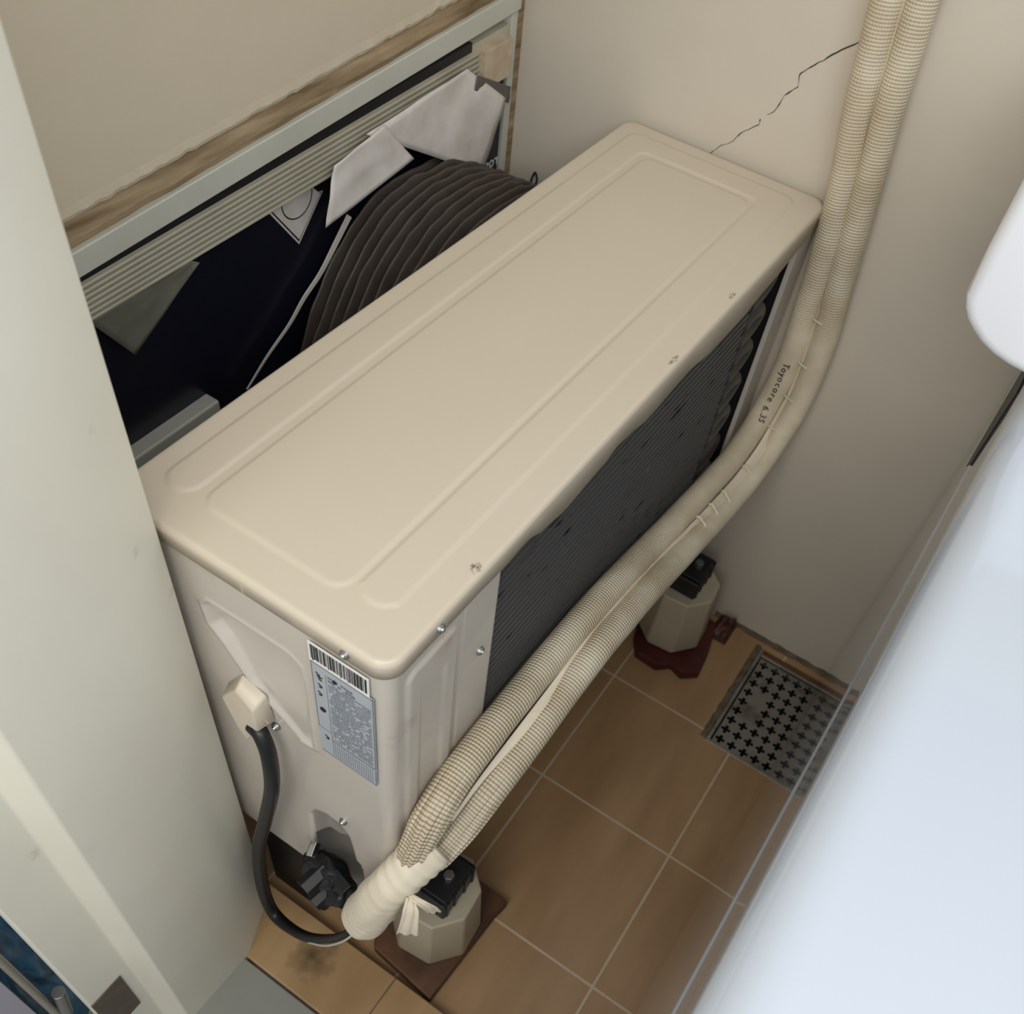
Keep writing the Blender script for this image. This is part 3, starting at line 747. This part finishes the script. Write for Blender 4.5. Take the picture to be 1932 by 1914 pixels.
def sheet(name, pts, x, m, label, cat, curl=0.004, parent=None, th=0.0006, n=14):
    """thin sheet from four corners (y,z) at depth x, slightly wavy"""
    bm = bmesh.new(); g = []
    (a, b, c, d) = [Vector((0, p[0], p[1])) for p in pts]
    for j in range(n + 1):
        rw = []
        for i in range(n + 1):
            u, v = i / n, j / n
            p = (a * (1 - u) + b * u) * (1 - v) + (d * (1 - u) + c * u) * v
            p.x = x + curl * noise.noise(Vector((u * 2.2 + len(label), v * 2.2, 1))) + curl * v * 1.2
            rw.append(bm.verts.new(p))
        g.append(rw)
    for j in range(n):
        for i in range(n): bm.faces.new((g[j][i], g[j][i + 1], g[j + 1][i + 1], g[j + 1][i]))
    o = from_bm(name, bm, m, parent, True); o.modifiers.new('t', 'SOLIDIFY').thickness = th
    return tag(o, label, cat) if cat else o
sheet('tape_patch', [(0.493, 0.795), (0.676, 0.806), (0.757, 0.747), (0.716, 0.664)], -0.4225, M_paper, 'large white foil tape patch at the far end of the ribbed sash, above the duct', 'tape')
sheet('tape_patch', [(0.438, 0.783), (0.520, 0.797), (0.567, 0.742), (0.414, 0.724)], -0.4195, M_paper, 'smaller white foil tape patch hanging over the near edge of the duct', 'tape', 0.003)
sheet('tape_patch', [(0.128, 0.7545), (0.245, 0.7595), (0.256, 0.752), (0.162, 0.699)], -0.4345, M_greytape, 'translucent grey tape flap on the dark panel beside the near wall end', 'tape', 0.002)
sheet('tape_patch', [(0.696, 0.793), (0.772, 0.755), (0.768, 0.736), (0.689, 0.778)], -0.4215, mat('dark_tape', (96, 88, 84), 0.4), 'short dark tape strip across the pale wood block at the end of the sash', 'tape', 0.001)
# diamond sticker
dm = prism('diamond_sticker', [(0.371, 0.750), (0.395, 0.776), (0.424, 0.760), (0.447, 0.735), (0.409, 0.697)], -0.4510, -0.4502, 'x', M_paper)
tag(dm, 'diamond sticker with a black circle on the dark panel below the sash', 'sticker')
prism('sticker_border', [(0.366, 0.751), (0.4525, 0.736), (0.409, 0.6905)], -0.4516, -0.4511, 'x', M_paper, dm)
prism('sticker_band', [(0.369, 0.7505), (0.4495, 0.7355), (0.409, 0.694)], -0.4514, -0.4509, 'x', M_ink, dm)
vs, fs = [], []
for k in range(49):
    a = 2 * PI * k / 48
    for r in (0.0225, 0.0240): vs.append((-0.4499, 0.411 + r * math.cos(a), 0.746 + r * math.sin(a)))
    if k: fs.append((2 * k - 2, 2 * k - 1, 2 * k + 1, 2 * k))
mesh('printed_circle', vs, fs, M_ink, dm)
# dark plastic film with white letters near the far jamb
ff = prism('plastic_film', [(0.735, 0.60), (0.785, 0.60), (0.785, 0.755), (0.735, 0.76)], -0.441, -0.4395, 'x', M_panel)
tag(ff, 'dark plastic film with white letters beside the brown strip at the far corner', 'film')
mt = Matrix(((0, 0, 1, -0.4385), (-1, 0, 0, 0.768), (0, 1, 0, 0.650), (0, 0, 0, 1)))
text('lettering', 'ros', 0.022, M_labw, ff, mt)
# small black wire loop at the back wall
tube('wire_loop', [(-0.4005, 0.8095, 0.600), (-0.3985, 0.809, 0.622), (-0.3935, 0.809, 0.637), (-0.3895, 0.8095, 0.628), (-0.392, 0.8095, 0.618), (-0.3965, 0.809, 0.610)], 0.0013, M_ink, None, 8, 8)
wlp = COL.objects['wire_loop']; tag(wlp, 'small black wire loop against the back wall, left of the unit', 'wire')

# ------------------------------------------------------------------ insulated pipes
pp = empty('insulated_pipe_pair'); tag(pp, 'pair of cream woven insulated pipes running down the wall and along the unit', 'pipes')
A = [(-0.0150, 0.79, 1.045), (-0.0102, 0.79, 0.975), (-0.0061, 0.79, 0.9313), (0.0009, 0.79, 0.869), (0.0140, 0.79, 0.789), (0.0230, 0.79, 0.700), (0.0265, 0.79, 0.640), (0.0300, 0.789, 0.580), (0.0300, 0.788, 0.5277), (0.026, 0.772, 0.4684), (0.024, 0.7094, 0.4384), (0.022, 0.6232, 0.4441), (0.020, 0.501, 0.4639), (0.0195, 0.3514, 0.4990), (0.0190, 0.259, 0.5092), (0.019, 0.1873, 0.5122), (0.019, 0.1177, 0.5120), (0.019, 0.0706, 0.5068), (0.020, 0.034, 0.4927), (0.020, 0.0111, 0.4671), (0.019, 0.000, 0.445)]
B = [(0.0185, 0.79, 1.045), (0.0224, 0.79, 0.9848), (0.0268, 0.79, 0.925), (0.0330, 0.79, 0.861), (0.0420, 0.79, 0.785), (0.0503, 0.79, 0.7072), (0.0553, 0.79, 0.6622), (0.0612, 0.79, 0.6108), (0.0640, 0.789, 0.5607), (0.0640, 0.785, 0.4980), (0.0580, 0.757, 0.4360), (0.0550, 0.7048, 0.4156), (0.052, 0.6415, 0.4144), (0.050, 0.5214, 0.4421), (0.0495, 0.4026, 0.4761), (0.0495, 0.3147, 0.4940), (0.0485, 0.2565, 0.4956), (0.0475, 0.2065, 0.4895), (0.046, 0.1526, 0.4821), (0.043, 0.0977, 0.4704), (0.039, 0.0646, 0.4524), (0.034, 0.0300, 0.4360), (0.027, 0.008, 0.430)]
rA = [0.0164] * 7 + [0.0164, 0.0164, 0.0163] + [0.0162] * 7 + [0.0164, 0.0170, 0.0170, 0.0150, 0.0125]
rB = [0.0160] * 7 + [0.0162, 0.0162, 0.0162] + [0.0160] * 8 + [0.0168, 0.0174, 0.0170, 0.0150, 0.0120]
def plen(P):
    Q = catmull(P, 24); return sum((Q[i + 1] - Q[i]).length for i in range(len(Q) - 1))
def wob_for(P):
    Lp = plen(P)
    def wob(u, a):
        g = sst(Lp - 0.13, Lp - 0.03, u)          # gathered lengthwise folds towards the tape
        return 1 + 0.018 * noise.noise(Vector((u * 25, math.cos(a) * 1.5, math.sin(a) * 1.5))) + g * (0.055 * math.cos(11 * a + 3 * noise.noise(Vector((u * 12, 0, 0)))) + 0.03 * math.cos(17 * a))
    return wob
tube('pipe', A, rA, M_sleeve, pp, 96, 24, True, wob_for(A))
tube('pipe', B, rB, M_sleeve, pp, 96, 24, True, wob_for(B))
# plastic web joining the two sleeves, with staples
nA = catmull(A, 24); nB = catmull(B, 24)
def at_frac(P, f):
    Ls = [0]
    for i in range(1, len(P)): Ls.append(Ls[-1] + (P[i] - P[i - 1]).length)
    t = f * Ls[-1]
    for i in range(1, len(P)):
        if Ls[i] >= t:
            k = (t - Ls[i - 1]) / max(1e-9, Ls[i] - Ls[i - 1]); return P[i - 1].lerp(P[i], k)
    return P[-1].copy()
def nearest(P, q): return min(P, key=lambda p: (p - q).length_squared)
VIEW = Vector((0.22, -0.28, 1.32))
def web_pt(f):
    a = at_frac(nA, f); b = nearest(nB, a); return a, b
vs, fs = [], []; NW = 260
for i in range(NW + 1):
    f = i / NW * 0.955; a, b = web_pt(f)
    T = (web_pt(min(1, f + .004))[0] - web_pt(max(0, f - .004))[0]).normalized()
    ab = (b - a); ab -= T * ab.dot(T); nrm = T.cross(ab).normalized()
    if nrm.dot(Vector((0.6, -0.5, 0.6))) < 0: nrm = -nrm
    lift = 0.0010 * noise.noise(Vector((f * 40, 0, 0)))
    lo_ = 0.47; hi_ = 0.80 - 0.12 * sst(0.3, 0.6, f) - 0.14 * sst(0.85, 0.955, f)
    ra_, dd = 0.0168, ab.length
    for k in range(7):
        t = lo_ + (hi_ - lo_) * k / 6
        q = (t - 0.5) * 2
        hgt = 0.0035 + 0.0105 * sst(-0.1, 0.75, q)
        p = a + (b - a) * t + nrm * (hgt + lift * math.sin(k * PI / 6))
        vs.append(p)
    if i:
        for k in range(6): fs.append((7 * (i - 1) + k, 7 * (i - 1) + k + 1, 7 * i + k + 1, 7 * i + k))
o = mesh('seam_strip', vs, fs, M_cloth, pp, True); o.modifiers.new('t', 'SOLIDIFY').thickness = 0.0008
bpy.context.view_layer.update()
for i, f in enumerate((0.300, 0.345, 0.385, 0.425, 0.475, 0.520, 0.548, 0.575)):
    a, b = web_pt(f); T = (web_pt(f + .004)[0] - web_pt(f - .004)[0]).normalized()
    ab = (b - a); ab -= T * ab.dot(T); nrm = T.cross(ab).normalized()
    if nrm.dot(Vector((0.6, -0.5, 0.6))) < 0: nrm = -nrm
    path = [a + (b - a) * t + nrm * h + T * s for t, h, s in ((0.40, 0.0085, 0), (0.44, 0.0125, 0), (0.60, 0.0135, .001), (0.78, 0.0150, .002), (0.84, 0.0125, .002))]
    tube('staple', path, 0.0013, M_wire if i < 3 else M_cloth, pp, 8, 4)
# printed size text on the first pipe
a0 = at_frac(nA, 0.352); a1 = at_frac(nA, 0.425); mid = at_frac(nA, 0.389)
chars = 'Toyocore 6.35'
for k, ch in enumerate(chars):
    if ch == ' ': continue
    f = 0.352 + (0.425 - 0.352) * k / (len(chars) - 1); p = at_frac(nA, f); b = nearest(nB, p)
    T = (at_frac(nA, f + .004) - at_frac(nA, f - .004)).normalized(); side = (b - p); side -= T * side.dot(T); side.normalize()
    nrm = T.cross(side).normalized()
    if nrm.dot(VIEW - p) < 0: nrm = -nrm
    ang = 0.12
    nn = (nrm * math.cos(ang) + side * math.sin(ang)).normalized(); ss = T.cross(nn).normalized()
    up = nn.cross(T); X = T; Y = nn.cross(X)
    mt = Matrix(((X.x, Y.x, nn.x, p.x + nn.x * 0.0176), (X.y, Y.y, nn.y, p.y + nn.y * 0.0176), (X.z, Y.z, nn.z, p.z + nn.z * 0.0176), (0, 0, 0, 1)))
    text('printed_character', ch, 0.0125, M_ink, pp, mt, 0.0004)
# taped end
Wp = [(0.0290, 0.026, 0.453), (0.0250, 0.012, 0.447), (0.0190, -0.004, 0.434), (0.0105, -0.020, 0.411), (-0.002, -0.026, 0.362), (-0.011, -0.029, 0.325), (-0.0145, -0.030, 0.305)]
def wr(u, a): return 1 + 0.035 * math.sin(u * 2 * PI / 0.012 + 2 * math.cos(a)) * (1 if u < 0.11 else 0.5) + 0.06 * noise.noise(Vector((u * 30, math.cos(a) * 2, math.sin(a) * 2)))
tube('wrap_tape', Wp, [0.0215, 0.0225, 0.0210, 0.0205, 0.0232, 0.0245, 0.017], M_cloth, pp, 40, 10, True, wr)['label'] = 'cream tape wound round the lower end of both pipes'
# knot with two loose ends
def ribbon(path, widths, side):
    Pp = catmull(path, 8); vs = []; fs = []; side = Vector(side).normalized()
    for i, p in enumerate(Pp):
        t = i / (len(Pp) - 1) * (len(widths) - 1); k = min(int(t), len(widths) - 2); wd = widths[k] * (1 - (t - k)) + widths[k + 1] * (t - k)
        for j in range(9):
            s = j / 8 - 0.5; fold = 0.0018 * math.sin(j * PI / 2 + i * 0.1)
            vs.append(p + side * (s * wd) + Vector((0.6, -0.5, 0.5)) * (fold - 0.002 * s * s))
        if i:
            for j in range(8): fs.append((9 * (i - 1) + j, 9 * (i - 1) + j + 1, 9 * i + j + 1, 9 * i + j))
    o = mesh('knot_end', vs, fs, M_cloth, pp, True); o.modifiers.new('t', 'SOLIDIFY').thickness = 0.0009
ribbon([(0.036, -0.020, 0.430), (0.043, -0.027, 0.424), (0.0455, -0.033, 0.404), (0.046, -0.036, 0.383)], [0.005, 0.015, 0.018, 0.021], (0.85, 0.45, 0.1))
ribbon([(0.036, -0.018, 0.431), (0.047, -0.018, 0.430), (0.055, -0.014, 0.420), (0.058, -0.010, 0.402)], [0.005, 0.012, 0.014, 0.015], (0.7, 0.5, 0.5))
settle(pp, (0.02, 0.4, 0.45))

# power cable and its thin white wire
cab = [(-0.1445, -0.012, 0.548), (-0.1320, -0.015, 0.548), (-0.1225, -0.019, 0.524), (-0.1250, -0.022, 0.4623), (-0.1459, -0.024, 0.3653), (-0.1640, -0.028, 0.2782), (-0.1690, -0.034, 0.1697), (-0.1516, -0.040, 0.1150), (-0.1015, -0.045, 0.1409), (-0.0558, -0.045, 0.2097), (-0.0250, -0.045, 0.283), (-0.0130, -0.036, 0.318)]
o = tube('power_cable', cab, [0.0075] * 8 + [0.0062, 0.0050, 0.004, 0.003], M_cord, None, 16, 14)
tag(o, 'black power cable looping down from the side of the unit to the taped pipe end', 'cable')
o = tube('thin_wire', [(-0.086, -0.0505, 0.156), (-0.0558, -0.0520, 0.204), (-0.030, -0.052, 0.262), (-0.014, -0.050, 0.308), (-0.0105, -0.044, 0.330)], 0.0012, M_wire, None, 8, 10)
tag(o, 'thin white wire lying along the lower end of the black cable', 'wire')

# ------------------------------------------------------------------ floor drain
dr = empty('floor_drain'); tag(dr, 'rectangular stainless floor drain with cross shaped holes beside the back wall', 'drain')
g0x, g0y, px, py = 0.1775, 0.5895, 0.0207, 0.0216
nxg, nyg = 6, 9
# sub-grid with a cross in the middle of every cell
def cuts(o, p, n):
    c = [o - p * 0.5]
    for i in range(n):
        b0 = o + i * p
        for f in (-0.38, -0.25, -0.13, 0.13, 0.25, 0.38, 0.5): c.append(b0 + f * p)
    return c
cxs = cuts(g0x + 0.010, px, nxg); cys = cuts(g0y, py, nyg)
bm = bmesh.new(); grid = [[bm.verts.new((x, y + 0.0, -0.002)) for x in cxs] for y in cys]
blank = {(1, 3), (1, 4), (1, 5)}
cross = {(1, 3), (2, 2), (2, 3), (2, 4), (3, 1), (3, 2), (3, 3), (3, 4), (3, 5), (4, 2), (4, 3), (4, 4), (5, 3)}
cross = {(1, 3), (2, 3), (3, 1), (3, 2), (3, 3), (3, 4), (3, 5), (4, 3), (5, 3), (2, 2), (4, 4), (2, 4), (4, 2)}
petal = {(1, 3), (2, 3), (3, 3), (4, 3), (5, 3), (3, 1), (3, 2), (3, 4), (3, 5)}
for j in range(len(cys) - 1):
    for i in range(len(cxs) - 1):
        ci, cj = i // 7, j // 7
        if (ci, cj) not in blank and (j % 7, i % 7) in petal: continue
        bm.faces.new((grid[j][i], grid[j][i + 1], grid[j + 1][i + 1], grid[j + 1][i]))
o = from_bm('grate', bm, M_grate, dr); md = o.modifiers.new('t', 'SOLIDIFY'); md.thickness = 0.0015; md.offset = 0
bm = bmesh.new()
for x0, x1, y0, y1 in ((0.1685, 0.1745, 0.579, 0.790), (0.1685, 0.309, 0.5725, 0.5785), (0.3035, 0.309, 0.579, 0.790), (0.1745, 0.309, 0.776, 0.781)):
    add_box(bm, x0, x1, y0, y1, -0.020, 0.0012)
bevel(from_bm('drain_frame', bm, M_grate, dr), 0.0008, 2)
box('sump', 0.1665, 0.3095, 0.579, 0.791, -0.05, -0.028, M_dark, dr)
box('rear_lip', 0.172, 0.309, 0.781, 0.7915, -0.022, -0.001, M_board, dr, 0.001)['label'] = 'brown stained strip behind the grate'
settle(dr, (0.24, 0.68, 0))
bm = bmesh.new()
prev = None
for i in range(45):
    y = 0.575 + i * 0.005; wl2 = 0.158 + 0.002 * noise.noise(Vector((y * 80, 0, 0)))
    q = [bm.verts.new((wl2, y, 0.0004)), bm.verts.new((wl2 + 0.004, y, 0.0018)), bm.verts.new((0.168, y, 0.0012))]
    if prev:
        for k in range(2): bm.faces.new((prev[k], q[k], q[k + 1], prev[k + 1]))
    prev = q
tag(from_bm('trim_3', bm, M_grout), kind='structure')

# ------------------------------------------------------------------ washing machine on the right
wm = empty('washing_machine'); tag(wm, 'glossy white washing machine filling the lower right, beside the drain', 'washing machine')
WT, r = 0.835, 0.036
prof = [(0.0, 0.02), (0.0, 0.026), (0.0, 0.681), (0.0, 0.684), (-0.0012, 0.6865), (-0.0030, 0.690), (-0.0040, 0.6935), (-0.0043, 0.697), (-0.0040, 0.7005), (-0.0034, 0.703), (-0.0027, 0.705), (-0.0025, 0.708), (-0.0025, 0.792)]
for k in range(13):
    a = PI / 2 * k / 12; prof.append((-0.0025 + r - r * math.cos(a), WT - r + r * math.sin(a)))
prof += [(0.30, WT + 0.004), (0.58, WT), (0.60, WT - 0.03), (0.60, 0.02)]
prof2 = prof
yy = [-0.60, -0.59, -0.3, -0.1, 0.1, 0.3, 0.5, 0.7, 0.800, 0.806]
vs, fs = [], []
for y in yy:
    sh = 0.2745 + 0.012 * y
    for (x, z) in prof: vs.append((sh + x, y, z))
n = len(prof)
for j in range(len(yy) - 1):
    for i in range(n):
        k = (i + 1) % n; fs.append((j * n + i, j * n + k, (j + 1) * n + k, (j + 1) * n + i))
fs.append(tuple(range(n))[::-1]); fs.append(tuple((len(yy) - 1) * n + i for i in range(n)))
o = mesh('cabinet', vs, fs, M_white, wm, True); md = o.modifiers.new('es', 'EDGE_SPLIT'); md.split_angle = math.radians(50)
prism('seam_gap', [(0.541, 0.712), (0.583, 0.677), (0.667, 0.738), (0.76, 0.790), (0.55, 0.797), (0.545, 0.745)], 0.2768, 0.2818, 'x', M_black, wm)
for sx in (0.31, 0.82):
    for sy in (-0.55, 0.75): cyl('leg', (sx, sy, 0.0), (sx, sy, 0.025), 0.02, M_black, wm)
settle(wm, (0.57, 0.1, 0.0))

# white rounded casing on the back wall, above the washing machine
pts = [(0.195, 1.03), (0.196, 0.93), (0.1975, 0.887), (0.2015, 0.876), (0.208, 0.867), (0.216, 0.860), (0.226, 0.853), (0.240, 0.847), (0.256, 0.8435), (0.275, 0.842), (0.40, 0.842), (0.40, 1.03)]
o = prism('water_heater', pts, 0.50, YW - 0.0005, 'y', M_casing, None, 0.012, 4)
o.name = 'wall_casing'; o.data.name = 'wall_casing'
tag(o, 'white plastic casing with a rounded lower corner on the wall above the washing machine', 'appliance casing')

# ------------------------------------------------------------------ lower left: bag, rail
bm = bmesh.new(); bmesh.ops.create_grid(bm, x_segments=30, y_segments=60, size=0.5)
for v in bm.verts:
    u, t = v.co.x, v.co.y
    v.co = Vector((-0.285 + 0.012 * noise.noise(Vector((u * 6, t * 9, 0))), -0.262 + u * 0.10, 0.30 + t * 0.56))
o = from_bm('plastic_bag', bm, M_bag, None, True); o.modifiers.new('t', 'SOLIDIFY').thickness = 0.0008
tag(o, 'blue plastic bag behind the metal rail in the lower left corner', 'bag')
rl = empty('metal_rail'); tag(rl, 'slim upright metal rail with a round clip in the lower left corner', 'rail')
tube('rail_tube', [(-0.250, -0.2605, 0.02), (-0.250, -0.2605, 0.3), (-0.250, -0.2605, 0.62)], 0.0042, M_rail, rl, 16, 4)
cyl('clip', (-0.250, -0.2540, 0.150), (-0.250, -0.2460, 0.205), 0.0075, M_steel, rl, 20, 0.001)
settle(rl, (-0.25, -0.26, 0.018))
o = box('lavender_screen', -0.262, -0.256, -0.42, -0.272, 0.019, 0.62, M_lav, None, 0.001)
tag(o, 'pale lavender plastic screen left of the metal rail', 'screen')
